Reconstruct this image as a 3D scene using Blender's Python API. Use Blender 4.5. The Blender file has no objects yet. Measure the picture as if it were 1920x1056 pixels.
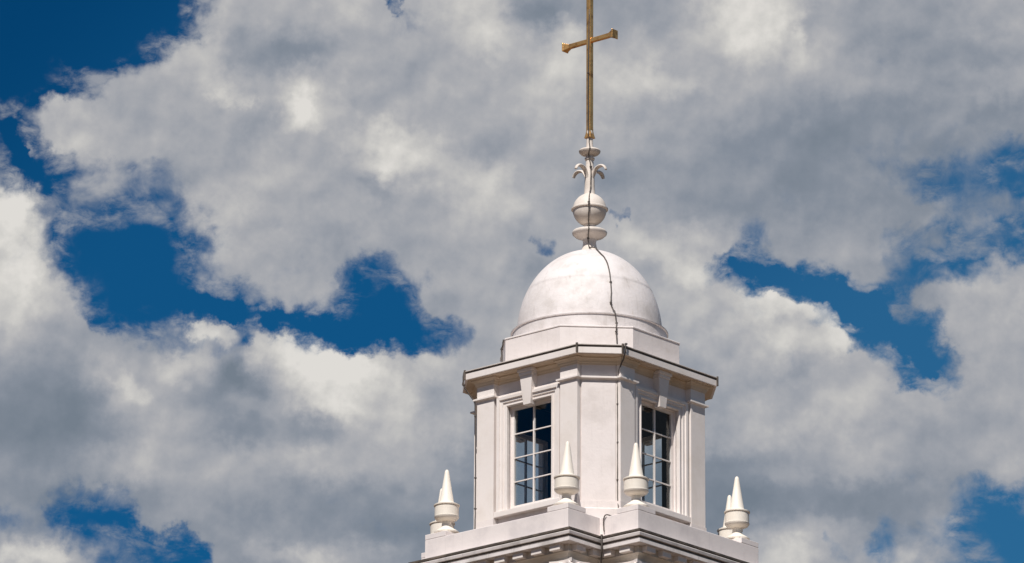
import bpy, bmesh, math, random
from mathutils import Vector, Matrix
random.seed(7)
C = bpy.context.scene.collection
S = bpy.context.scene
PI = math.pi
Z0 = 34.618            # height of the cupola's parapet zero level above the ground
YAW = math.radians(-41.089)

# ------------------------------------------------------------------ camera
FPX = 12198.0          # focal length in pixels of a 1920 wide picture
PITCH = math.radians(17.628)
ROLL = math.radians(-0.278)
cam_d = bpy.data.cameras.new('camera')
cam = bpy.data.objects.new('camera', cam_d); C.objects.link(cam); S.camera = cam
cam_d.sensor_width = 36.0
cam_d.lens = 36.0 * FPX / 1920.0
cam_d.clip_start = 1.0; cam_d.clip_end = 20000.0
Rv = Vector((1, 0, 0)); Fv = Vector((0, math.cos(PITCH), math.sin(PITCH))); Uv = Vector((0, -math.sin(PITCH), math.cos(PITCH)))
r_ = Rv * math.cos(ROLL) - Uv * math.sin(ROLL)
u_ = Rv * math.sin(ROLL) + Uv * math.cos(ROLL)
m = Matrix((( r_.x, u_.x, -Fv.x), (r_.y, u_.y, -Fv.y), (r_.z, u_.z, -Fv.z)))
cam.matrix_world = Matrix.Translation((-1.470, -117.530, Z0 - 32.918)) @ m.to_4x4()

# ------------------------------------------------------------------ sun and exposure
SUN_LEFT = 16.5        # degrees left of the line from the tower to the camera
SUN_EL = 52.0
sd = bpy.data.lights.new('sun', 'SUN'); sd.energy = 5.0; sd.angle = math.radians(0.5); sd.color = (1.0, 0.955, 0.90)
sun = bpy.data.objects.new('sun', sd); C.objects.link(sun)
az = math.radians(SUN_LEFT)
to_sun = Vector((-math.sin(az) * math.cos(math.radians(SUN_EL)), -math.cos(az) * math.cos(math.radians(SUN_EL)), math.sin(math.radians(SUN_EL))))
sun.rotation_euler = to_sun.to_track_quat('Z', 'Y').to_euler()
sun.location = (0, 0, 80)
S.view_settings.view_transform = 'Standard'; S.view_settings.look = 'None'
S.view_settings.exposure = 0.0; S.view_settings.gamma = 1.0

# ------------------------------------------------------------------ world: blue sky and broken cloud
W = bpy.data.worlds.new('World'); S.world = W; W.cycles.sampling_method = 'MANUAL'; W.cycles.sample_map_resolution = 256; W.use_nodes = True
nt = W.node_tree; nt.nodes.clear(); L = nt.links
def N(t, **k):
    n = nt.nodes.new(t)
    for a, b in k.items(): setattr(n, a, b)
    return n
def put(sock, v):
    if isinstance(v, bpy.types.NodeSocket): L.new(v, sock)
    else: sock.default_value = v
def M(op, a, b=0.0, c=None, clamp=False):
    n = N('ShaderNodeMath', operation=op, use_clamp=clamp); put(n.inputs[0], a); put(n.inputs[1], b)
    if c is not None: put(n.inputs[2], c)
    return n.outputs[0]
def VM(op, a, b=None, out=0):
    n = N('ShaderNodeVectorMath', operation=op); put(n.inputs[0], a)
    if b is not None: put(n.inputs[1], b)
    return n.outputs[out]
def SC(v, s):
    n = N('ShaderNodeVectorMath', operation='SCALE'); put(n.inputs[0], v); put(n.inputs[3], s); return n.outputs[0]
def MR(v, a, b, c=0.0, d=1.0, kind='SMOOTHSTEP'):
    n = N('ShaderNodeMapRange', interpolation_type=kind); put(n.inputs['Value'], v)
    for s, x in (('From Min', a), ('From Max', b), ('To Min', c), ('To Max', d)): put(n.inputs[s], x)
    return n.outputs[0]
def MIX(f, a, b):
    n = N('ShaderNodeMix', data_type='RGBA'); put(n.inputs[0], f); put(n.inputs[6], a); put(n.inputs[7], b); return n.outputs[2]
def NOISE(v, scale, detail=6.0, rough=0.55, dist=0.0, color=False):
    n = N('ShaderNodeTexNoise'); put(n.inputs['Vector'], v); put(n.inputs['Scale'], scale)
    n.inputs['Detail'].default_value = detail; n.inputs['Roughness'].default_value = rough; n.inputs['Distortion'].default_value = dist
    return n.outputs['Color' if color else 'Fac']
def lin(c): return tuple((x / 12.92 if x <= .04045 else ((x + .055) / 1.055) ** 2.4) for x in (y / 255.0 for y in c)) + (1.0,)

dirv = N('ShaderNodeTexCoord').outputs['Generated']
# the visible patch of sky as sky coordinates: K*dot(dir, axis), 1 = 4.5 degrees
K = FPX / 960.0
U = M('MULTIPLY', VM('DOT_PRODUCT', dirv, tuple(r_), out=1), K)
V = M('MULTIPLY', VM('DOT_PRODUCT', dirv, tuple(u_), out=1), K)
Fd = VM('DOT_PRODUCT', dirv, tuple(Fv), out=1)
# turbulence that frays the edges of the clouds
warp1 = VM('SUBTRACT', NOISE(dirv, 110, 3, .5, color=True), (.5, .5, .5))
warp2 = VM('SUBTRACT', NOISE(dirv, 380, 6, .6, color=True), (.5, .5, .5))
wsum = VM('ADD', SC(warp1, .085), SC(warp2, .060))
sx = N('ShaderNodeSeparateXYZ'); L.new(wsum, sx.inputs[0])
Uw = M('ADD', U, sx.outputs[0]); Vw = M('ADD', V, sx.outputs[1])
# cloud cover (0 clear .. 9 thick) and cloud brightness (0 dark .. 9 sunlit), rows from high to low in the sky
COVER = ["00000069999989999999999999999999",
         "00002799999999999999999999999999",
         "01588999999999999999999999999999",
         "48999999999999999999999999999999",
         "28999999999999999999999999999887",
         "63777799999999999999999999986451",
         "96654699999999999998999999998877",
         "96100279999999999899999799986654",
         "99210169999478999999996278876678",
         "99710035886118999999999984248999",
         "99987766945211799999999999822899",
         "99999999999989999999999999972489",
         "99999999999999999999999999999799",
         "99999999999999999999999999999999",
         "99999999999999999999999999999998",
         "98668999999999999999999999999865",
         "78548989999999999999999999988743",
         "99964379999999999999999999988743"]
BRIGHT = ["66666665556556774344457876444455",
          "66666665345555676766566765433334",
          "66555567486545556777765555544455",
          "66655555486455556666544443333433",
          "66655555655687445555443332233333",
          "75555455555565565533333322333344",
          "85444466555554666554433333333433",
          "86434465554545554557665444443344",
          "87434555555455553345577544433555",
          "76544444555444445555666876553556",
          "54444466577554456655567677743555",
          "33465753589867656555546655565355",
          "22255434589774555555554655665545",
          "22235542334666644555555666654444",
          "33456555566554333333222344554445",
          "32233444433333222222222122223334",
          "33333333333222222222222345433533",
          "66543333465543333333333675465444"]
def ramp_row(cov, bri, u01):
    n = N('ShaderNodeValToRGB'); cr = n.color_ramp; cr.interpolation = 'CARDINAL'
    for i in range(32):
        p = (i + .5) / 32.0
        e = cr.elements[i] if i < len(cr.elements) and i < 2 else cr.elements.new(p)
        e.position = p
    for i, e in enumerate(sorted(cr.elements, key=lambda q: q.position)):
        e.color = (int(cov[i]) / 9.0, int(bri[i]) / 9.0, 0, 1)
    L.new(u01, n.inputs[0]); return n.outputs[0]
u01 = M('MULTIPLY_ADD', Uw, .5, .5)
# row index of this height: row j is centred at j
vr = M('MULTIPLY_ADD', Vw, -16.0, 8.3)
vr = M('MINIMUM', M('MAXIMUM', vr, 0.0), 17.0)
acc = None; wtot = None
for j in range(18):
    col = ramp_row(COVER[j], BRIGHT[j], u01)
    d = M('SUBTRACT', vr, float(j)); w = M('EXPONENT', M('MULTIPLY', M('MULTIPLY', d, d), -3.0))
    if j in (0, 17):   # rows past the table repeat its edge
        d2 = M('SUBTRACT', vr, -1.0 if j == 0 else 18.0)
        w = M('ADD', w, M('EXPONENT', M('MULTIPLY', M('MULTIPLY', d2, d2), -3.0)))
    wtot = w if wtot is None else M('ADD', wtot, w)
    t = SC(col, w); acc = t if acc is None else VM('ADD', acc, t)
acc = SC(acc, M('DIVIDE', 1.0, wtot))
sg = N('ShaderNodeSeparateXYZ'); L.new(acc, sg.inputs[0])
cov_t, bri_t = sg.outputs[0], sg.outputs[1]
# the rest of the sky: generic broken cloud
cov_g = MR(NOISE(dirv, 4.0, 8, .55), .44, .60)
bri_g = MR(NOISE(dirv, 9.0, 6, .5), .3, .7, -.1, .35)
inside = M('MULTIPLY', M('MULTIPLY', MR(M('ABSOLUTE', U), 1.05, 1.35, 1, 0), MR(M('ABSOLUTE', V), .62, .9, 1, 0)), M('GREATER_THAN', Fd, 0.0))
def LERP(a, b, f): return M('ADD', a, M('MULTIPLY', M('SUBTRACT', b, a), f))
cov = LERP(cov_g, cov_t, inside); bri = LERP(bri_g, bri_t, inside)
# long thin gaps and streaks (sky coordinates in picture-width/1920 units), each a capsule: ends, half width, cover, brightness
cxy = N('ShaderNodeCombineXYZ'); L.new(Uw, cxy.inputs[0]); L.new(Vw, cxy.inputs[1])
STROKES = [
 (365,622,425,630,20,.35,.10), (545,635,585,645,20,.30,.10), (285,562,325,568,16,.33,.05), (465,648,472,640,12,-.35,0), (1460,565,1560,575,20,.30,.08),
 (300,545,430,592,24,-.55,0), (430,592,520,606,20,-.6,0), (520,606,640,622,26,-.6,0), (640,622,760,630,30,-.4,0),
 (12,235,48,300,18,-.5,0), (48,300,75,360,16,-.5,0),
 (1365,492,1450,515,20,-.6,0), (1450,515,1560,538,24,-.7,0), (1560,545,1625,590,30,-.7,0), (1625,590,1690,660,22,-.4,0), (1690,660,1752,712,14,-.45,0),
 (1650,580,1710,520,24,-.28,0), (1740,490,1880,455,22,-.25,0),
 (120,958,235,982,22,-.40,0), (240,990,285,1040,16,-.28,0), (340,1010,370,1050,24,-.42,0),
 (1870,960,1915,1040,40,-.4,0), (1560,1005,1570,1040,20,-.2,0), (1640,1000,1648,1035,20,-.2,0),
 (490,150,560,180,28,0,.13), (562,185,525,228,26,0,.12), (415,178,466,186,14,0,.20), (650,260,740,305,34,0,.12), (740,305,930,345,34,0,.16),
 (440,75,455,130,34,0,-.20), (560,80,600,110,34,0,-.14), (590,150,600,230,26,0,-.14), (700,335,740,365,24,0,-.22), (470,250,540,275,26,0,-.12),
 (490,655,620,690,34,0,.22), (640,690,740,720,30,0,.14), (455,690,485,735,20,0,-.20), (540,765,600,790,30,0,-.14), (355,620,380,640,18,0,.20), (425,660,440,720,26,0,-.14),
 (225,715,262,735,20,0,.20), (975,10,1030,30,22,0,-.16), (1045,50,1075,70,20,0,.16), (1200,70,1210,120,24,0,.12), (1330,20,1480,30,30,0,.14), (1380,70,1470,60,26,0,.12), (1530,20,1510,60,22,0,-.16), (1500,95,1640,110,30,0,.08),
 (1230,470,1300,520,26,0,.14), (1400,540,1540,560,26,0,.16), (1540,575,1590,640,24,0,.16), (1440,600,1460,680,26,0,.12), (1350,640,1390,700,28,0,-.14), (1440,610,1480,590,16,0,-.06), (1410,735,1500,700,20,0,-.10),
 (20,400,60,520,30,0,.14), (25,1040,130,1040,18,0,.22), (1430,1000,1500,1030,24,0,.14), (1690,1000,1700,1040,20,0,.14), (480,1035,620,1040,18,0,.14),
 (722,0,738,12,11,-.50,0), (1155,412,1195,408,12,-.33,0), (1012,462,1038,468,18,-.22,0),
]
field = N('ShaderNodeCombineXYZ'); L.new(cov, field.inputs[0]); L.new(bri, field.inputs[1]); field = field.outputs[0]
for (ax_, ay_, bx_, by_, w_, ac, ab_) in STROKES:
    # each stroke reads the running field (times almost nothing) so that Cycles evaluates them one after another
    here = N('ShaderNodeVectorMath', operation='MULTIPLY_ADD'); L.new(field, here.inputs[0]); here.inputs[1].default_value = (1e-9,) * 3; L.new(cxy.outputs[0], here.inputs[2])
    pa = Vector(((ax_ - 960) / 960, (528 - ay_) / 960, 0)); pb = Vector(((bx_ - 960) / 960, (528 - by_) / 960, 0)); ba = pb - pa
    pav = VM('SUBTRACT', here.outputs[0], tuple(pa))
    hh = M('MULTIPLY', VM('DOT_PRODUCT', pav, tuple(ba), out=1), 1.0 / ba.length_squared, clamp=True)
    dd = VM('SUBTRACT', pav, SC(tuple(ba), hh))
    d2_ = VM('DOT_PRODUCT', dd, dd, out=1)
    gg = M('EXPONENT', M('MULTIPLY', d2_, -1.0 / (w_ / 960) ** 2))
    gg = M('MULTIPLY', gg, inside)
    field = VM('ADD', field, SC((ac, ab_, 0.0), gg))
sf = N('ShaderNodeSeparateXYZ'); L.new(field, sf.inputs[0]); cov, bri = sf.outputs[0], sf.outputs[1]
nf = M('SUBTRACT', NOISE(dirv, 170, 8, .56, .4), .5)
# some edges are crisp cumulus, others thin out into veil
sharp = MR(NOISE(dirv, 38, 3, .5), .38, .62)
lo = M('MULTIPLY_ADD', sharp, .20, .30)
cn = M('ADD', M('ADD', cov, M('MULTIPLY', nf, 1.15)), MR(cov, .72, 1.0, 0, .20))
alpha = MR(cn, lo, M('ADD', lo, M('MULTIPLY_ADD', sharp, -.40, .86)))
wsp = N('ShaderNodeMapping'); L.new(dirv, wsp.inputs[0]); wsp.inputs['Scale'].default_value = (1.0, .6, 1.8)
veil = M('MULTIPLY', MR(NOISE(wsp.outputs[0], 150, 8, .64, .25), .42, .72), MR(cov, .10, .50, 0, .80))
alpha = M('MAXIMUM', alpha, veil)
# billows: difference of the same noise a little towards the sun gives lit and shaded sides
off = tuple((u_ * .9 - r_ * .43) * 0.0020)
b0 = NOISE(dirv, 70, 6, .54); b1 = NOISE(VM('ADD', dirv, off), 70, 6, .54)
relief = M('MULTIPLY', M('SUBTRACT', b0, b1), M('MULTIPLY_ADD', bri, 1.1, .35))
soft = M('MULTIPLY', M('SUBTRACT', NOISE(dirv, 45, 5, .5), .5), .20)
br = M('MULTIPLY_ADD', M('ADD', M('ADD', bri, relief), soft), 1.12, -.145)
cr = N('ShaderNodeValToRGB'); L.new(br, cr.inputs[0]); cr.color_ramp.interpolation = 'LINEAR'
stops = [(0.0, (116, 127, 140)), (.20, (134, 142, 154)), (.38, (156, 160, 168)), (.54, (173, 174, 178)), (.70, (192, 191, 190)), (.85, (208, 206, 202)), (1.0, (222, 219, 214))]
while len(cr.color_ramp.elements) < len(stops): cr.color_ramp.elements.new(.5)
for e, (p, c) in zip(cr.color_ramp.elements, stops): e.position = p; e.color = lin(c)
# physical sky, deepened by a polarising filter
sky = N('ShaderNodeTexSky', sky_type='NISHITA'); sky.sun_disc = False
sky.sun_elevation = math.radians(SUN_EL); sky.sun_rotation = math.atan2(to_sun.x, to_sun.y)
sky.air_density = 1.0; sky.dust_density = .3; sky.ozone_density = 2.0
STR = 0.10
blue = N('ShaderNodeMix', data_type='RGBA', blend_type='MULTIPLY'); blue.inputs[0].default_value = 1
L.new(sky.outputs[0], blue.inputs[6]); blue.inputs[7].default_value = (.30, .62, .78, 1)
UV_ = M('SUBTRACT', U, V)
tint = MIX(MR(UV_, -1.5, -.8), (.03, .32, .46, 1), (.10, .47, .61, 1))
tint = MIX(MR(UV_, 0, .8), tint, (.38, .66, .72, 1))
blue2 = N('ShaderNodeMix', data_type='RGBA', blend_type='MULTIPLY'); blue2.inputs[0].default_value = 1
L.new(blue.outputs[2], blue2.inputs[6]); L.new(tint, blue2.inputs[7])
cloudc = SC(cr.outputs[0], M('MULTIPLY', 1.0 / STR, LERP(.5, 1.0, inside)))   # cloud outside the view is dimmed only to deepen the tower's shade
final = MIX(alpha, blue2.outputs[2], cloudc)
bg = N('ShaderNodeBackground'); L.new(final, bg.inputs[0]); bg.inputs[1].default_value = STR
wo = N('ShaderNodeOutputWorld'); L.new(bg.outputs[0], wo.inputs[0])

# ------------------------------------------------------------------ materials
def mat(name, base, dark=None, rough=.55, metal=0.0, grime=.35, bump=.25, scale=1.0, streak=True, stain=None):
    m = bpy.data.materials.new(name); m.use_nodes = True
    global nt, L
    nt = m.node_tree; L = nt.links
    p = nt.nodes['Principled BSDF']
    co = N('ShaderNodeTexCoord').outputs['Object']
    dark = dark or tuple(x * .72 for x in base)
    n1 = NOISE(co, 1.7 * scale, 7, .6)
    fac = MR(n1, .42, .72, 0, grime)
    if streak:
        mp = N('ShaderNodeMapping'); L.new(co, mp.inputs[0]); mp.inputs['Scale'].default_value = (9, 9, .55)
        n2 = NOISE(mp.outputs[0], 1.3 * scale, 6, .6)
        fac = M('ADD', fac, MR(n2, .55, .80, 0, grime * .8), clamp=True)
    c = MIX(fac, base + (1,), dark + (1,))
    n3 = NOISE(co, 26 * scale, 4, .6)
    c = MIX(MR(n3, .58, .78, 0, .22), c, dark + (1,))
    if stain:
        n4 = NOISE(co, 4.2, 8, .7); c = MIX(MR(n4, .60, .74, 0, .5), c, stain + (1,))
    L.new(c, p.inputs['Base Color'])
    L.new(MR(n1, .3, .7, rough - .08, rough + .12), p.inputs['Roughness'])
    p.inputs['Metallic'].default_value = metal
    b = N('ShaderNodeBump'); b.inputs['Strength'].default_value = bump; b.inputs['Distance'].default_value = .01
    L.new(NOISE(co, 14 * scale, 8, .6), b.inputs['Height']); L.new(b.outputs[0], p.inputs['Normal'])
    return m
paint = mat('white_paint', (.785, .715, .69), (.55, .49, .46), grime=.45, bump=.4, stain=(.66, .57, .50))
paint_trim = mat('trim_paint', (.80, .735, .70), (.58, .50, .43), grime=.35)
dome_paint = mat('dome_paint', (.77, .715, .70), (.50, .45, .42), grime=.6, bump=.6, stain=(.56, .48, .40))
finial_m = mat('finial_paint', (.74, .665, .60), (.48, .40, .33), grime=.5)
cream = mat('cream_paint', (.84, .77, .68), (.62, .53, .42), grime=.3, bump=.15)
parapet_m = mat('parapet_paint', (.79, .72, .695), (.55, .50, .50), grime=.6)
soffit_m = mat('soffit_bounce_paint', (.62, .50, .38), (.42, .31, .20), grime=.6, streak=False)  # tan colour carries the warm bounced light on shaded undersides
lead_shadow = mat('lead_and_shadow_strip', (.085, .07, .058), (.20, .16, .13), rough=.6, grime=.8, scale=2.5)  # metal parts, and the tone of the painted cornice shadow lines
gold = mat('gold_leaf', (1.0, .56, .20), (.30, .14, .05), rough=.28, metal=.75, grime=.9, bump=.4, scale=4.0)
cable_m = mat('cable_sheath', (.09, .075, .065), (.05, .04, .035), rough=.5, streak=False)
inside_m = mat('interior_shade_and_louvre', (.035, .037, .042), (.02, .02, .025), rough=.8, streak=False)
stone = mat('stone', (.42, .35, .29), (.30, .24, .19), rough=.8)
brick = mat('brick_red', (.30, .15, .10), (.2, .1, .07), rough=.85)
ground_m = mat('paving', (.13, .085, .05), (.09, .06, .035), rough=.9, scale=.05, streak=False)
glass = bpy.data.materials.new('window_glass'); glass.use_nodes = True
nt = glass.node_tree; L = nt.links; nt.nodes.clear()
tr = N('ShaderNodeBsdfTransparent'); tr.inputs[0].default_value = (.93, .955, .965, 1)
gl = N('ShaderNodeBsdfGlossy'); gl.inputs['Roughness'].default_value = .03
geo = N('ShaderNodeNewGeometry')
ci = M('ABSOLUTE', VM('DOT_PRODUCT', geo.outputs['Incoming'], geo.outputs['Normal'], out=1))
schl = M('MULTIPLY_ADD', M('POWER', M('SUBTRACT', 1.0, ci), 5.0), .95, .045)
mx = N('ShaderNodeMixShader'); L.new(schl, mx.inputs[0]); L.new(tr.outputs[0], mx.inputs[1]); L.new(gl.outputs[0], mx.inputs[2])
bmp = N('ShaderNodeBump'); bmp.inputs['Strength'].default_value = .06; L.new(NOISE(N('ShaderNodeTexCoord').outputs['Object'], 3, 2), bmp.inputs['Height']); L.new(bmp.outputs[0], gl.inputs['Normal'])
go = N('ShaderNodeOutputMaterial'); L.new(mx.outputs[0], go.inputs[0])

# ------------------------------------------------------------------ mesh helpers
def obj(name, bm, material, parent=None, smooth=False, bevel=0.0, label=None):
    bmesh.ops.recalc_face_normals(bm, faces=bm.faces)
    me = bpy.data.meshes.new(name); bm.to_mesh(me); bm.free()
    o = bpy.data.objects.new(name, me); C.objects.link(o); me.materials.append(material)
    if smooth:
        for p in me.polygons: p.use_smooth = True
        if isinstance(smooth, float):
            me.set_sharp_from_angle(angle=math.radians(smooth))
    if bevel:
        b = o.modifiers.new('bevel', 'BEVEL'); b.width = bevel; b.segments = 2; b.limit_method = 'ANGLE'; b.angle_limit = math.radians(35)
    if parent: o.parent = parent
    if label: o['label'] = label
    return o
def prism(bm, poly, z0, z1):
    a = [bm.verts.new((x, y, z0)) for x, y in poly]; b = [bm.verts.new((x, y, z1)) for x, y in poly]
    n = len(poly)
    bm.faces.new(a[::-1]); bm.faces.new(b)
    for i in range(n): bm.faces.new((a[i], a[(i + 1) % n], b[(i + 1) % n], b[i]))
def box(bm, x0, x1, y0, y1, z0, z1): prism(bm, [(x0, y0), (x1, y0), (x1, y1), (x0, y1)], z0, z1)
def offset(poly, d):
    """mitred outward offset of a counter-clockwise polygon"""
    out = []; n = len(poly)
    for i in range(n):
        p0, p1, p2 = Vector(poly[i - 1]), Vector(poly[i]), Vector(poly[(i + 1) % n])
        e1 = (p1 - p0).normalized(); e2 = (p2 - p1).normalized()
        n1 = Vector((e1.y, -e1.x)); n2 = Vector((e2.y, -e2.x))
        k = 1 + n1.dot(n2)
        out.append(tuple(p1 + (n1 + n2) * (d / max(k, .15))))
    return out
def sweep(bm, poly, prof):
    """closed solid of a (offset, z) profile loop swept round a polygon"""
    rings = [[bm.verts.new((x, y, z)) for x, y in offset(poly, o)] for o, z in prof]
    n = len(poly); k = len(prof)
    for j in range(k):
        a, b = rings[j], rings[(j + 1) % k]
        for i in range(n): bm.faces.new((a[i], a[(i + 1) % n], b[(i + 1) % n], b[i]))
def lathe(bm, prof, cx=0, cy=0, seg=48):
    rings = []
    for r, z in prof:
        if r < 1e-5: rings.append([bm.verts.new((cx, cy, z))])
        else: rings.append([bm.verts.new((cx + r * math.cos(2 * PI * i / seg), cy + r * math.sin(2 * PI * i / seg), z)) for i in range(seg)])
    for a, b in zip(rings, rings[1:]):
        if len(a) == 1 and len(b) == 1: continue
        for i in range(seg):
            j = (i + 1) % seg
            if len(a) == 1: bm.faces.new((a[0], b[j], b[i]))
            elif len(b) == 1: bm.faces.new((a[i], a[j], b[0]))
            else: bm.faces.new((a[i], a[j], b[j], b[i]))
    if len(rings[0]) > 1: bm.faces.new(rings[0][::-1])
    if len(rings[-1]) > 1: bm.faces.new(rings[-1])
def smooth_path(pts, n=6):
    P = [Vector(p) for p in pts]; out = []
    for i in range(len(P) - 1):
        p0 = P[max(i - 1, 0)]; p1 = P[i]; p2 = P[i + 1]; p3 = P[min(i + 2, len(P) - 1)]
        for k in range(n):
            t = k / n
            out.append(.5 * ((2 * p1) + (p2 - p0) * t + (2 * p0 - 5 * p1 + 4 * p2 - p3) * t * t + (3 * p1 - p0 - 3 * p2 + p3) * t ** 3))
    out.append(P[-1]); return out
def tube(bm, path, rad, seg=8, squash=1.0, side=None):
    P = [Vector(p) for p in path]; rings = []
    ref = Vector(side) if side else Vector((.31, .57, .76)).normalized()
    for i, p in enumerate(P):
        t = (P[min(i + 1, len(P) - 1)] - P[max(i - 1, 0)]).normalized()
        a = (ref - t * ref.dot(t)).normalized(); b = t.cross(a)
        r = rad(i / (len(P) - 1)) if callable(rad) else rad
        rings.append([bm.verts.new(p + a * r * math.cos(2 * PI * k / seg) + b * r * squash * math.sin(2 * PI * k / seg)) for k in range(seg)])
    for a, b in zip(rings, rings[1:]):
        for k in range(seg): bm.faces.new((a[k], a[(k + 1) % seg], b[(k + 1) % seg], b[k]))
    bm.faces.new(rings[0][::-1]); bm.faces.new(rings[-1])
def rot4(pts):
    out = []
    for k in range(4):
        c, s = [(1, 0), (0, 1), (-1, 0), (0, -1)][k]
        out += [(c * x - s * y, s * x + c * y) for x, y in pts]
    return out
def thing(name, label, cat, loc=(0, 0, 0), rz=0.0, group=None):
    o = bpy.data.objects.new(name, None); C.objects.link(o); o.location = loc; o.rotation_euler = (0, 0, rz)
    o.empty_display_size = .3
    o['label'] = label; o['category'] = cat
    if group: o['group'] = group
    return o
def dup_part(src, rz, parent):
    c = src.copy(); C.objects.link(c); c.parent = parent; c.rotation_euler = (0, 0, rz)
    for ch in list(src.children):
        d = ch.copy(); C.objects.link(d); d.parent = c
    return c

# ------------------------------------------------------------------ ground
bm = bmesh.new(); g = 6000
vs = [bm.verts.new(p) for p in ((-g, -g, 0), (g, -g, 0), (g, g, 0), (-g, g, 0))]; bm.faces.new(vs)
gr = obj('ground', bm, ground_m); gr['kind'] = 'structure'

# ------------------------------------------------------------------ the tower
# all heights below are relative to Z0; the tower empty carries the turn
tower = thing('church_tower', 'white painted church tower top with domed octagonal cupola, windows and notched parapet', 'tower', (0, 0, 0), YAW)
H, Wf = 1.803, 1.235
RT = .08; RB = .13
PB = rot4([(-Wf, -H + RT), (-Wf, -H), (-.815, -H), (-.815, -H + RB), (.815, -H + RB), (.815, -H), (Wf, -H), (Wf, -H + RT)])
PB = [(x, y) for x, y in PB]
def zz(v): return v + Z0
ZB, ZT = -1.2, 2.26
TI = .30
def T(prof): return [(o, zz(z)) for o, z in prof]
# walls: chamfer walls + bay walls round the openings
bm = bmesh.new()
for k in range(4):
    c, s = [(1, 0), (0, 1), (-1, 0), (0, -1)][k]
    R = lambda pts: [(c * x - s * y, s * x + c * y) for x, y in pts]
    e = .004
    q1, q2 = Vector((Wf - e, -H + RT)), Vector((H - RT, -Wf + e)); dq = (q2 - q1).normalized(); nq = Vector((-dq.y, dq.x))
    prism(bm, R([tuple(q1 + nq * .05), tuple(q2 + nq * .05), (H - TI - .1, -1.15), (1.15, -H + TI + .1)]), zz(ZB), zz(ZT))
    prism(bm, R([tuple(q1 + dq * .028), tuple(q2 - dq * .028), tuple(q2 - dq * .028 + nq * .049), tuple(q1 + dq * .028 + nq * .049)]), zz(ZB), zz(ZT))
    y0, y1 = -H + RB, -H + TI
    def bx(x0, x1, z0, z1): prism(bm, R([(x0, y0), (x1, y0), (x1, y1), (x0, y1)]), zz(z0), zz(z1))
    bx(-.82, -.545, ZB, ZT); bx(.545, .82, ZB, ZT)
    bx(-.545, .545, ZB, -.344); bx(-.545, .545, 1.673, ZT)
obj('wall', bm, paint, tower)
# pilasters, two on each wide face
def pil(side, k):
    bm = bmesh.new()
    a, b = .815, Wf
    prism(bm, [(side * a, -H), (side * b, -H), (side * b, -H + TI), (side * a, -H + TI)][::side], zz(ZB), zz(ZT - .004))
    o = obj('pilaster', bm, paint_trim, tower, bevel=.006); o.rotation_euler = (0, 0, k * PI / 2); return o
for k in range(4):
    pil(1, k); pil(-1, k)
# plinth that wraps the foot of the walls
bm = bmesh.new()
sweep(bm, PB, T([(-.05, -1.2), (.035, -1.2), (.035, -.62), (.012, -.60), (.012, -.47), (-.05, -.455)]))
# keep the window bays free of the upper plinth step (the sill sits there)
obj('plinth', bm, paint, tower)
# moulded band under the frieze
bm = bmesh.new()
sweep(bm, PB, T([(-.02, 1.862), (.014, 1.868), (.026, 1.880), (.055, 1.888), (.055, 1.918), (.018, 1.934), (-.02, 1.938)]))
obj('band_moulding', bm, paint_trim, tower)
# bed mould that breaks forward over every pilaster
bm = bmesh.new()
prof = [(-.02, 2.150), (.012, 2.150), (.015, 2.172), (.028, 2.190), (.034, 2.215), (.06, 2.245), (.085, 2.262), (.085, 2.285), (.10, 2.290), (.10, 2.300), (-.02, 2.300)]
sweep(bm, PB, T(prof))
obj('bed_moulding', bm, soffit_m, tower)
# corona / cornice slab
CO = rot4([(-1.375, -1.975), (1.375, -1.975)])
bm = bmesh.new()
sweep(bm, CO, T([(-.8, 2.302), (-.05, 2.302), (-.045, 2.297), (0, 2.297), (0, 2.412), (-.018, 2.414), (-.018, 2.448), (-.7, 2.448)]))
corn = obj('cornice', bm, paint_trim, tower, bevel=.005)
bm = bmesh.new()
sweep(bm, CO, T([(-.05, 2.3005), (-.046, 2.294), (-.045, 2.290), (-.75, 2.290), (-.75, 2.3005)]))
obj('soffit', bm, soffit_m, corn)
bm = bmesh.new()
sweep(bm, CO, T([(-.03, 2.451), (.014, 2.451), (.016, 2.464), (.008, 2.470), (-.75, 2.53), (-.75, 2.49)]))
obj('flashing', bm, mat('flashing_paint', (.66, .60, .56), (.2, .17, .14), grime=.5), corn)
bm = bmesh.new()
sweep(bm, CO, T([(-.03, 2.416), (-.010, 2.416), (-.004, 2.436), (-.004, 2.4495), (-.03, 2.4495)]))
obj('shadow_strip', bm, lead_shadow, corn)  # dark strip colours in the shade under the flashing lip
# solder straps at the cornice corners
for (x, y) in ((1.375, -1.975), (1.975, -1.375), (-1.375, -1.975), (1.975, 1.375)):
    bm = bmesh.new(); v = Vector((x, y)); d = v.normalized() * .012
    box(bm, x + d.x - .016, x + d.x + .016, y + d.y - .016, y + d.y + .016, zz(2.30), zz(2.485))
    obj('strap', bm, lead_shadow, corn)

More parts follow.
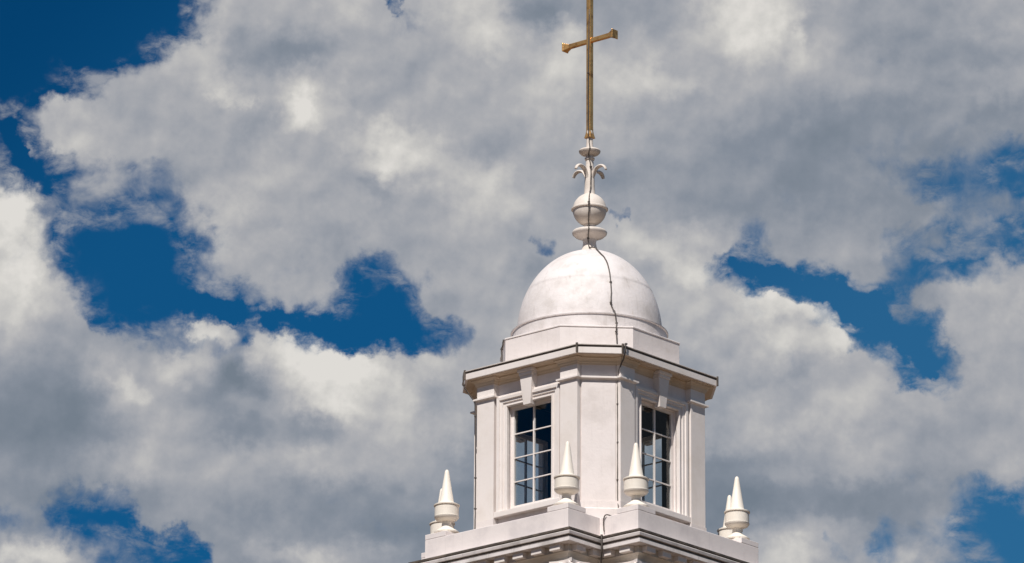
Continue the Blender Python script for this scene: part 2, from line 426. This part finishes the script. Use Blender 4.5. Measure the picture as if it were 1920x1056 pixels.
# windows
def make_window():
    yb = -H + RB                       # bay face
    x0, x1, z0, z1 = -.545, .545, -.344, 1.673
    yg = yb + .065                     # sash outer face
    bm = bmesh.new()
    def b(xa, xb, za, zb, ya=yg, ye=yg + .05): box(bm, xa, xb, ya, ye, zz(za), zz(zb))
    fw = .072
    b(x0, x0 + fw, z0, z1); b(x1 - fw, x1, z0, z1); b(x0 + fw, x1 - fw, z0, z0 + .10); b(x0 + fw, x1 - fw, z1 - .06, z1)
    gx0, gx1, gz0, gz1 = x0 + fw, x1 - fw, z0 + .10, z1 - .06
    b(-.015, .015, gz0, gz1, yg + .004, yg + .046)
    for i in (1, 2, 3):
        zc = gz0 + (gz1 - gz0) * i / 4
        w = .010
        b(gx0, -.015, zc - w, zc + w, yg + .008, yg + .042); b(.015, gx1, zc - w, zc + w, yg + .008, yg + .042)
    win = obj('window', bm, paint_trim, tower)
    bm = bmesh.new(); box(bm, gx0 - .01, gx1 + .01, yg + .022, yg + .027, zz(gz0 - .01), zz(gz1 + .01))
    obj('pane', bm, glass, win)
    # stepped architrave, mitred at the top
    bm = bmesh.new()
    sec = [(0, -.02), (0, .060), (.012, .072), (.032, .072), (.040, .050), (.092, .052), (.098, .074), (.155, .078), (.162, .104), (.222, .108), (.230, .096), (.230, -.02)]
    path = [((x0, z0 - .0), (-1, 0)), ((x0, z1), (-1, .86)), ((x1, z1), (1, .86)), ((x1, z0 - .0), (1, 0))]
    rings = []
    for (px, pz), (dx, dz) in path:
        rings.append([bm.verts.new((px + dx * w, yb - p, zz(pz + dz * w))) for w, p in sec])
    for a, c_ in zip(rings, rings[1:]):
        for i in range(len(sec)): 
            j = (i + 1) % len(sec); bm.faces.new((a[i], a[j], c_[j], c_[i]))
    bm.faces.new(rings[0]); bm.faces.new(rings[-1][::-1])
    obj('architrave', bm, paint_trim, win)
    bm = bmesh.new(); box(bm, -.812, .812, yb - .125, yb + .06, zz(-.455), zz(-.3445)); 
    obj('sill', bm, paint_trim, win, bevel=.008)
    # keystone
    bm = bmesh.new()
    pts = [(-.088, 1.60), (.088, 1.60), (.150, 2.16), (-.150, 2.16)]
    def ks(d0, d1, grow):
        a = [bm.verts.new((x * grow, yb - d0 * 1.0, zz(z))) for x, z in pts]; b_ = [bm.verts.new((x, yb - (d1 + (z - 1.6) * .06), zz(z))) for x, z in pts]
        bm.faces.new(a[::-1]); bm.faces.new(b_)
        for i in range(4): bm.faces.new((a[i], a[(i + 1) % 4], b_[(i + 1) % 4], b_[i]))
    ks(-.02, .130, 1.0)
    box(bm, -.160, .160, yb - .180, yb + .02, zz(2.162), zz(2.225)); box(bm, -.185, .185, yb - .205, yb + .02, zz(2.2255), zz(2.286))
    obj('keystone', bm, paint_trim, win, bevel=.006)
    return win
win = make_window()
for k in (1, 2, 3): dup_part(win, k * PI / 2, tower)

# added cupola lining, floor and ceiling; the unlit gloom is in their dark colour
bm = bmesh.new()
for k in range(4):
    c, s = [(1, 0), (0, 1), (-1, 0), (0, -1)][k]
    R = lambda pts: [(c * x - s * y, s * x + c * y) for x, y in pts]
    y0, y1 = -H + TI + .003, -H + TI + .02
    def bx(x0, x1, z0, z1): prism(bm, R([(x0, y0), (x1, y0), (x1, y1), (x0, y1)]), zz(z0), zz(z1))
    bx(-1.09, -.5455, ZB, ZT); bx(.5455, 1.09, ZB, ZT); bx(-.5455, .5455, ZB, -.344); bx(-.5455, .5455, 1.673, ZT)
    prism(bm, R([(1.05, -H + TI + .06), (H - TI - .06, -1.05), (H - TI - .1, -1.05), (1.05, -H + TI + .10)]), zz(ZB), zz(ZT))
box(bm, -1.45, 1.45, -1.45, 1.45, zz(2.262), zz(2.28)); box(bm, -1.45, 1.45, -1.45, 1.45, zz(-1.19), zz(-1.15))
obj('interior_shade_lining', bm, inside_m, tower)

# drum, ring and dome
DR = rot4([(-.677, -1.642), (.677, -1.642)])
bm = bmesh.new(); prism(bm, offset(DR, 0), zz(2.40), zz(3.022))
sweep(bm, DR, T([(-.2, 3.024), (.012, 3.024), (.014, 3.046), (.006, 3.056), (-.2, 3.075)]))
obj('drum', bm, paint, tower, bevel=.004)
bm = bmesh.new()
lathe(bm, [(1.40, zz(3.04)), (1.462, zz(3.05)), (1.468, zz(3.335)), (1.490, zz(3.345)), (1.494, zz(3.368)), (1.480, zz(3.376)), (1.36, zz(3.40))], seg=128)
obj('dome_ring', bm, dome_paint, tower, smooth=30.0)
bm = bmesh.new(); prof = [(1.375, zz(3.34))]
for i in range(0, 41):
    a = i / 40 * PI / 2
    r = 1.375 * math.cos(a); z = 3.37 + 1.65 * math.sin(a)
    if i in (13,): r += .0015         # lap of the upper sheet over the lower one
    prof.append((r if i < 40 else 0, zz(z)))
    if i == 13: prof.append((r, zz(z + .004)))
lathe(bm, prof, seg=128)
obj('dome', bm, dome_paint, tower, smooth=40.0)

# ------------------------------------------------------------------ parapet, lower cornice (cross-shaped plan)
A, NN = 1.748, .907
E_ = A + NN
PP = rot4([(-A, -E_), (A, -E_), (A, -A)])
bm = bmesh.new()
sweep(bm, PP, T([(-.24, -1.40), (0, -1.40), (0, -.905), (-.008, -.897), (-.25, -.892), (-.24, -.92)]))
para = obj('parapet', bm, parapet_m, tower, bevel=.006)
q = .25
for sx_, sy_ in ((1, -1), (-1, -1), (1, 1), (-1, 1)):
    for (x, y) in ((sx_ * (A - q), sy_ * (E_ - q)), (sx_ * (E_ - q), sy_ * (A - q))):
        bm = bmesh.new(); box(bm, x - q - .001, x + q + .001, y - q - .001, y + q + .001, zz(-.8965), zz(-.796))
        obj('pedestal', bm, parapet_m, para, bevel=.008)
bm = bmesh.new(); prism(bm, offset(PP, -.1), zz(-1.30), zz(-1.10)); obj('roof_deck', bm, lead_shadow, tower)
bm = bmesh.new()
PC = offset(PP, .22); DZ = -.098
def TZ(prof): return [(o, zz(z + DZ)) for o, z in prof]
sweep(bm, PC, TZ([(-.5, -1.2365), (-.040, -1.2365), (-.040, -1.296), (0, -1.298), (.012, -1.31), (.004, -1.362), (-.040, -1.366), (-.040, -1.416), (-.012, -1.418), (-.004, -1.488), (-.016, -1.492), (-.30, -1.494), (-.5, -1.494)]))
lc = obj('lower_cornice', bm, mat('cornice_paint', (.69, .63, .61), (.30, .28, .26), grime=.7), tower, bevel=.003)
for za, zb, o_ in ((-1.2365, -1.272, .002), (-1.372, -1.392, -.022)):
    bm = bmesh.new(); sweep(bm, PC, TZ([(-.045, za), (o_, za), (o_ - .003, zb), (-.045, zb)])); obj('shadow_strip', bm, lead_shadow, lc)  # dark strips paint in the shadow lines between the cornice steps
bm = bmesh.new()
sweep(bm, PC, TZ([(-.5, -1.4955), (-.185, -1.4955), (-.185, -1.60), (-.165, -1.61), (-.165, -1.625), (-.21, -1.65), (-.26, -1.70), (-.27, -1.72), (-.27, -1.76), (-.30, -1.765), (-.30, -2.30), (-.5, -2.30)]))
obj('frieze', bm, mat('frieze_paint', (.66, .60, .53), (.44, .38, .30), grime=.55), tower)
# modillions under the lower cornice
first = None
def modillions(p0, p1, n):
    global first
    p0, p1 = Vector(p0), Vector(p1); d = (p1 - p0).normalized(); nrm = Vector((d.y, -d.x)); Ltot = (p1 - p0).length
    for i in range(n):
        c0 = p0 + d * (Ltot * (i + .5) / n)
        if first is None:
            bm = bmesh.new()
            box(bm, -.122, .122, -.125, .04, -.098, 0); box(bm, -.132, .132, -.135, .04, -.001, .010)
            first = o = obj('modillion', bm, paint_trim, lc, bevel=.005)
        else:
            o = first.copy(); C.objects.link(o); o.parent = lc
        o.location = (c0.x, c0.y, zz(-1.506 + DZ)); o.rotation_euler = (0, 0, math.atan2(d.y, d.x))
Pi = offset(PC, -.185)
for k in range(4):
    a, b, c3 = Pi[3 * k], Pi[3 * k + 1], Pi[3 * k + 2]; d = Pi[(3 * k + 3) % 12]
    modillions(a, b, 8); modillions(b, c3, 2); modillions(c3, d, 2)

# corner piers with leafy capitals, belfry walls and arches below the frame edge
def capital_mesh():
    bm = bmesh.new()
    # concave abacus
    pts = []
    for k in range(4):
        a0 = k * PI / 2 + PI / 4
        for t in (-.5, -.25, 0, .25, .5):
            pass
    ab = []
    for k in range(4):
        ca, sa = math.cos(k * PI / 2), math.sin(k * PI / 2)
        for t in (-.26, -.13, 0, .13, .26):
            y = -(.20 + .35 * t * t * 3.0); ab.append((ca * t - sa * y, sa * t + ca * y))
    prism(bm, ab, -.07, 0)
    lathe(bm, [(.15, -.60), (.155, -.3), (.18, -.12), (.22, -.071)], seg=20)
    for k in range(8):      # corner volutes and leaf curls
        a = k * PI / 4 + PI / 4; R_ = .27 if k % 2 == 0 else .21
        for tier, (zb_, rr, rt) in enumerate(((-.58, .16, .25), (-.36, .17, R_))):
            aa = a + (PI / 8 if tier == 0 else 0)
            d = Vector((math.cos(aa), math.sin(aa), 0))
            pth = smooth_path([d * rr + Vector((0, 0, zb_)), d * (rr + .03) + Vector((0, 0, zb_ + .14)), d * rt + Vector((0, 0, zb_ + .26)), d * (rt + .045) + Vector((0, 0, zb_ + .22)), d * (rt + .02) + Vector((0, 0, zb_ + .17))], 4)
            tube(bm, pth, lambda t: .030 + .02 * math.sin(t * PI), 8, 1.6, side=(0, 0, 1) if False else None)
    return bm
capd = None
for (x, y) in [(s1 * (A - .08), s2 * (E_ - .14)) for s1 in (1, -1) for s2 in (1, -1)] + [(s1 * (E_ - .14), s2 * (A - .08)) for s1 in (1, -1) for s2 in (1, -1)]:
    bm = bmesh.new(); lathe(bm, [(.19, zz(-6.2)), (.19, zz(-6.1)), (.16, zz(-6.05)), (.15, zz(-2.42))], x, y, 24)
    lathe(bm, [(.165, zz(-2.42)), (.165, zz(-2.38)), (.15, zz(-2.36))], x, y, 24)
    col = obj('column', bm, paint_trim, tower, smooth=30.0)
    if capd is None:
        cp = obj('capital', capital_mesh(), paint_trim, col, smooth=40.0); capd = cp
    else:
        cp = capd.copy(); C.objects.link(cp); cp.parent = col
    cp.location = (x, y, zz(-1.89))
bm = bmesh.new()
prism(bm, offset(PP, -.42), zz(-6.2), zz(-1.60)); obj('belfry_wall', bm, paint, tower)
bm = bmesh.new(); sweep(bm, PP, T([(-1.0, -6.6), (.30, -6.6), (.30, -6.3), (.38, -6.25), (.38, -6.2), (-1.0, -6.2)])); prism(bm, offset(PP, -.42), zz(-6.6), zz(-6.201)); obj('belfry_base', bm, paint_trim, tower)
for k in range(4):   # tall louvred belfry arch on each side
    bm = bmesh.new(); y = -E_ + .40
    arc = [(-.7, -5.9), (.7, -5.9), (.7, -3.4)] + [(.7 * math.cos(a), -3.4 + .7 * math.sin(a)) for a in [i * PI / 12 for i in range(1, 12)]] + [(-.7, -3.4)]
    a_ = [bm.verts.new((x, y, zz(z))) for x, z in arc]; b_ = [bm.verts.new((x, y + .03, zz(z))) for x, z in arc]
    bm.faces.new(a_[::-1]); bm.faces.new(b_)
    for i in range(len(arc)): j = (i + 1) % len(arc); bm.faces.new((a_[i], a_[j], b_[j], b_[i]))
    for i in range(16): box(bm, -.66, .66, y - .05, y, zz(-5.85 + i * .16), zz(-5.80 + i * .16))
    o = obj('louvre', bm, inside_m, tower); o.rotation_euler = (0, 0, k * PI / 2)
bm = bmesh.new(); box(bm, -3.0, 3.0, -3.0, 3.0, 0, zz(-6.602)); obj('tower_shaft', bm, brick, tower)
bm = bmesh.new(); sweep(bm, [(-3, -3), (3, -3), (3, 3), (-3, 3)], [(-.1, zz(-7.4)), (.1, zz(-7.4)), (.15, zz(-7.2)), (.15, zz(-7.0)), (-.1, zz(-7.0))]); obj('string_course', bm, stone, tower)

# ------------------------------------------------------------------ turned finial on the dome
def W3(x, y, z):
    c, s = math.cos(YAW), math.sin(YAW); return (c * x - s * y, s * x + c * y, z + Z0)
fin = thing('ball_finial', 'white turned finial with banded ball and curling leaves standing on the dome', 'finial', W3(0, 0, 5.0), YAW)
def fz(p): return [(r, z - 5.0) for r, z in p]
bm = bmesh.new(); lathe(bm, fz([(.26, 4.965), (.22, 5.02), (.155, 5.05), (.135, 5.12), (.122, 5.20), (.135, 5.262), (.19, 5.29), (.275, 5.325), (.325, 5.37), (.335, 5.405), (.318, 5.432), (.24, 5.45), (.13, 5.475), (.105, 5.50), (.10, 5.53), (.115, 5.55)])); obj('foot', bm, finial_m, fin, smooth=50.0)
bm = bmesh.new(); pr = [(.10, 5.545)]
for i in range(3, 34):
    a = -PI / 2 + i / 36 * PI; pr.append((.322 * math.cos(a), 5.862 + .322 * math.sin(a)))
pr.append((.09, 6.17)); lathe(bm, fz(pr)); ball = obj('ball', bm, finial_m, fin, smooth=True)
bm = bmesh.new(); lathe(bm, fz([(.29, 5.842), (.338, 5.848), (.352, 5.860), (.352, 5.882), (.338, 5.895), (.29, 5.906)])); obj('ball_band', bm, finial_m, ball, smooth=40.0)
bm = bmesh.new(); lathe(bm, fz([(.118, 6.14), (.105, 6.19), (.098, 6.30), (.092, 6.55), (.078, 6.75), (.072, 6.86), (.092, 6.866), (.096, 6.90), (.074, 6.906), (.074, 6.95), (.10, 6.955), (.165, 6.975), (.20, 7.01), (.208, 7.04), (.19, 7.065), (.12, 7.085), (.07, 7.11), (.062, 7.2), (.058, 7.45)])); obj('shaft', bm, finial_m, fin, smooth=45.0)
leaf0 = None
for k in range(4):
    if leaf0 is None:
        bm = bmesh.new()
        tube(bm, smooth_path([(.07, 0, 6.46 - 5), (.10, 0, 6.56 - 5), (.16, 0, 6.655 - 5), (.24, 0, 6.69 - 5), (.32, 0, 6.685 - 5), (.375, 0, 6.645 - 5), (.405, 0, 6.59 - 5)], 5), lambda t: .017 + .010 * math.sin(t * PI), 10, 2.0, side=(0, 0, 1))
        leaf0 = o = obj('leaf', bm, finial_m, fin, smooth=True)
    else:
        o = leaf0.copy(); C.objects.link(o); o.parent = fin
    o.rotation_euler = (0, 0, k * PI / 2)

# ------------------------------------------------------------------ the cross
cr_ = thing('cross', 'gilded metal latin cross on top of the finial', 'cross', W3(0, 0, 7.30), YAW)
s = .050
bm = bmesh.new()
def sq(bm, levels):
    rings = [[bm.verts.new((sx * h, sy * h, z - 7.30)) for sx, sy in ((-1, -1), (1, -1), (1, 1), (-1, 1))] for h, z in levels]
    for a, b in zip(rings, rings[1:]):
        for i in range(4): bm.faces.new((a[i], a[(i + 1) % 4], b[(i + 1) % 4], b[i]))
    bm.faces.new(rings[0][::-1]); bm.faces.new(rings[-1])
sq(bm, [(s, 7.50), (s, 10.25), (s * 1.1, 10.33), (.11, 10.40), (.11, 10.42)])
obj('upright', bm, gold, cr_, bevel=.012)
bm = bmesh.new(); sq(bm, [(.060, 7.38), (.078, 7.30)][::-1] + [(.050, 7.44), (.050, 7.505)])
obj('socket', bm, gold, cr_, bevel=.006)
bm = bmesh.new()
lv = [(-.635, .086), (-.62, .090), (-.60, .072), (-.50, .042), (-.055, .040), (.055, .040), (.50, .042), (.60, .072), (.62, .090), (.635, .086)]
rings = [[bm.verts.new((x, sy * h, 9.275 - 7.30 + sz * h)) for sy, sz in ((-1, -1), (1, -1), (1, 1), (-1, 1))] for x, h in lv]
for a, b in zip(rings, rings[1:]):
    for i in range(4): bm.faces.new((a[i], a[(i + 1) % 4], b[(i + 1) % 4], b[i]))
bm.faces.new(rings[0][::-1]); bm.faces.new(rings[-1])
obj('crossarm', bm, gold, cr_, bevel=.010)

# ------------------------------------------------------------------ cone finials on the parapet corners
def pinnacle_src():
    t = thing('cone_finial', 'x', 'finial', (0, 0, 0), YAW, 'cone finials on the parapet corners')
    bm = bmesh.new(); box(bm, -.20, .20, -.20, .20, 0, .03)
    lathe(bm, [(.235, .031), (.24, .055), (.225, .066), (.175, .10), (.12, .135), (.095, .165), (.088, .20), (.088, .262), (.094, .275)], seg=40)
    obj('base', bm, cream, t, smooth=35.0)
    bm = bmesh.new(); lathe(bm, [(.088, .262), (.15, .278), (.20, .30), (.228, .335), (.232, .36), (.226, .366), (.226, .535), (.214, .540), (.214, .556), (.242, .562), (.244, .582), (.225, .592), (.165, .602)], seg=40)
    obj('collar', bm, cream, t, smooth=35.0)
    bm = bmesh.new(); lathe(bm, [(.17, .600), (.145, .618), (.132, .65), (.045, 1.20), (.036, 1.245), (.02, 1.268), (0, 1.275)], seg=40)
    obj('spike', bm, cream, t, smooth=35.0)
    return t
QF = .282
b_, B_ = A - QF, E_ - QF
spots = [((b_, -B_), 'pale cone finial in front of the left-hand window, nearest left of the front notch'),
         ((B_, -b_), 'pale cone finial overlapping the right-hand window, just right of the front notch'),
         ((-b_, -B_), 'cream cone finial alone at the far left end of the parapet'),
         ((B_, b_), 'pale cone finial at the far right end of the parapet, standing in front of another'),
         ((b_, B_), 'cone finial mostly hidden behind the rightmost cone finial, only its side showing'),
         ((-B_, -b_), 'cone finial mostly hidden behind the leftmost cone finial, only its collar showing'),
         ((-B_, b_), 'cone finial at the rear left of the roof hidden behind the cupola'),
         ((-b_, B_), 'cone finial at the rear right of the roof hidden behind the cupola')]
src = pinnacle_src()
for i, ((x, y), lab) in enumerate(spots):
    if i == 0: o = src
    else:
        o = src.copy(); C.objects.link(o)
        for ch in list(src.children):
            d = ch.copy(); C.objects.link(d); d.parent = o
    o.location = W3(x, y, -.796 if i != 2 else -.796); o['label'] = lab
    rl = random.Random(31 + i); o.rotation_euler = (math.radians(rl.uniform(-.8, .8)), math.radians(rl.uniform(-.8, .8)), YAW + rl.choice([0, 1, 2, 3]) * PI / 2)

# ------------------------------------------------------------------ lightning cables
def cable(label, pts, clips=(), rad=.013, n=6):
    t = thing('lightning_cable', label, 'cable', W3(*pts[0]), YAW, 'dark conductor cables clipped to the tower')
    p0 = Vector(pts[0]); P = [Vector(p) - p0 for p in pts]
    bm = bmesh.new(); sp = smooth_path(P, n)
    rnd = random.Random(len(pts))
    sp = [p + Vector((rnd.uniform(-1, 1), rnd.uniform(-1, 1), 0)) * .003 for p in sp]
    tube(bm, sp, rad, 7); obj('conductor', bm, cable_m, t, smooth=True)
    for i in clips:
        bm = bmesh.new(); q_ = P[i]; box(bm, q_.x - .019, q_.x + .019, q_.y - .019, q_.y + .019, q_.z - .016, q_.z + .016)
        obj('clip', bm, cable_m, t, bevel=.006)
    return t
# from the cross down the finial, over the dome to the cornice
def fr_pt(r, z, side=-.02): # towards the camera
    a = -PI / 2 - YAW
    return (r * math.cos(a) + side * .75, r * math.sin(a) + side * .66, z)
top = [fr_pt(.065, 9.9, -.01), fr_pt(.08, 8.6, -.03), fr_pt(.08, 7.55, -.03), fr_pt(.10, 7.40, -.02), fr_pt(.075, 7.2, -.01), fr_pt(.215, 7.06, 0), fr_pt(.215, 7.02, 0), fr_pt(.11, 6.92), fr_pt(.10, 6.7, .02), fr_pt(.115, 6.35, .02), fr_pt(.15, 6.16, 0), fr_pt(.26, 6.06, -.01), fr_pt(.375, 5.90, -.02), fr_pt(.38, 5.85, -.02), fr_pt(.29, 5.68, -.02), fr_pt(.15, 5.5, -.02), fr_pt(.345, 5.42, -.02), fr_pt(.345, 5.37, -.02), fr_pt(.18, 5.24, -.03), fr_pt(.165, 5.10, -.02), fr_pt(.25, 5.035, 0)]
cable('thin dark cable running down the cross and the turned finial', top, (1, 8, 12, 15, 18), rad=.011)
dome_p = [fr_pt(.22, 5.04, 0), (.348, -.255, 4.975), (.598, -.416, 4.79), (.759, -.465, 4.645), (.89, -.527, 4.475), (1.001, -.597, 4.265), (1.079, -.657, 4.045), (1.140, -.71, 3.785), (1.162, -.748, 3.60), (1.19, -.72, 3.476), (1.284, -.776, 3.385), (1.294, -.77, 3.29), (1.305, -.752, 3.17), (1.438, -.913, 3.06), (1.436, -.918, 2.938), (1.45, -.91, 2.72), (1.46, -.92, 2.56)]
cable('dark cable curving down the front of the white dome', dome_p, (6, 8, 12, 14))
low = [(2.00, -1.28, 2.50), (2.035, -1.36, 2.47), (2.03, -1.366, 2.32), (1.93, -1.29, 2.24), (1.80, -1.23, 2.12), (1.757, -1.225, 2.00), (1.765, -1.225, 1.90), (1.735, -1.225, 1.80), (1.735, -1.23, 1.40), (1.738, -1.228, .66), (1.735, -1.232, -.06), (1.74, -1.23, -.44), (1.77, -1.25, -.60)]
cable('dark cable running down the front corner wall beside the right-hand window', low, (1, 8, 9, 10), rad=.014)
cable('short dark cable bent over the parapet at the front notch', [(1.93, -1.60, -.87), (1.91, -1.765, -.872), (1.86, -1.775, -.93), (1.852, -1.775, -1.06), (1.868, -1.772, -1.19)], (), rad=.012)
cable('dark cable in the inner corner below the parapet notch', [(1.99, -1.99, -1.325), (1.995, -2.0, -1.345), (2.005, -2.01, -1.4), (2.0, -2.0, -1.60), (1.90, -1.90, -1.85), (1.83, -1.83, -2.35)], (0,), rad=.018)
cable('dark cable hanging from the left end of the upper cornice', [(-1.40, -1.95, 2.47), (-1.41, -1.99, 2.43), (-1.41, -1.985, 2.20), (-1.34, -1.90, 2.02), (-1.27, -1.83, 1.86), (-1.255, -1.822, 1.60), (-1.245, -1.822, 1.2), (-1.25, -1.815, .4), (-1.245, -1.82, -.2), (-1.245, -1.82, -.75)], (2, 5, 7, 8), rad=.013)
cable('short dark cable looped at the left edge of the dome drum', [(-.70, -1.67, 3.03), (-.73, -1.66, 2.9), (-.77, -1.64, 2.86), (-.74, -1.66, 2.60), (-.73, -1.70, 2.52)], (2,), rad=.016)
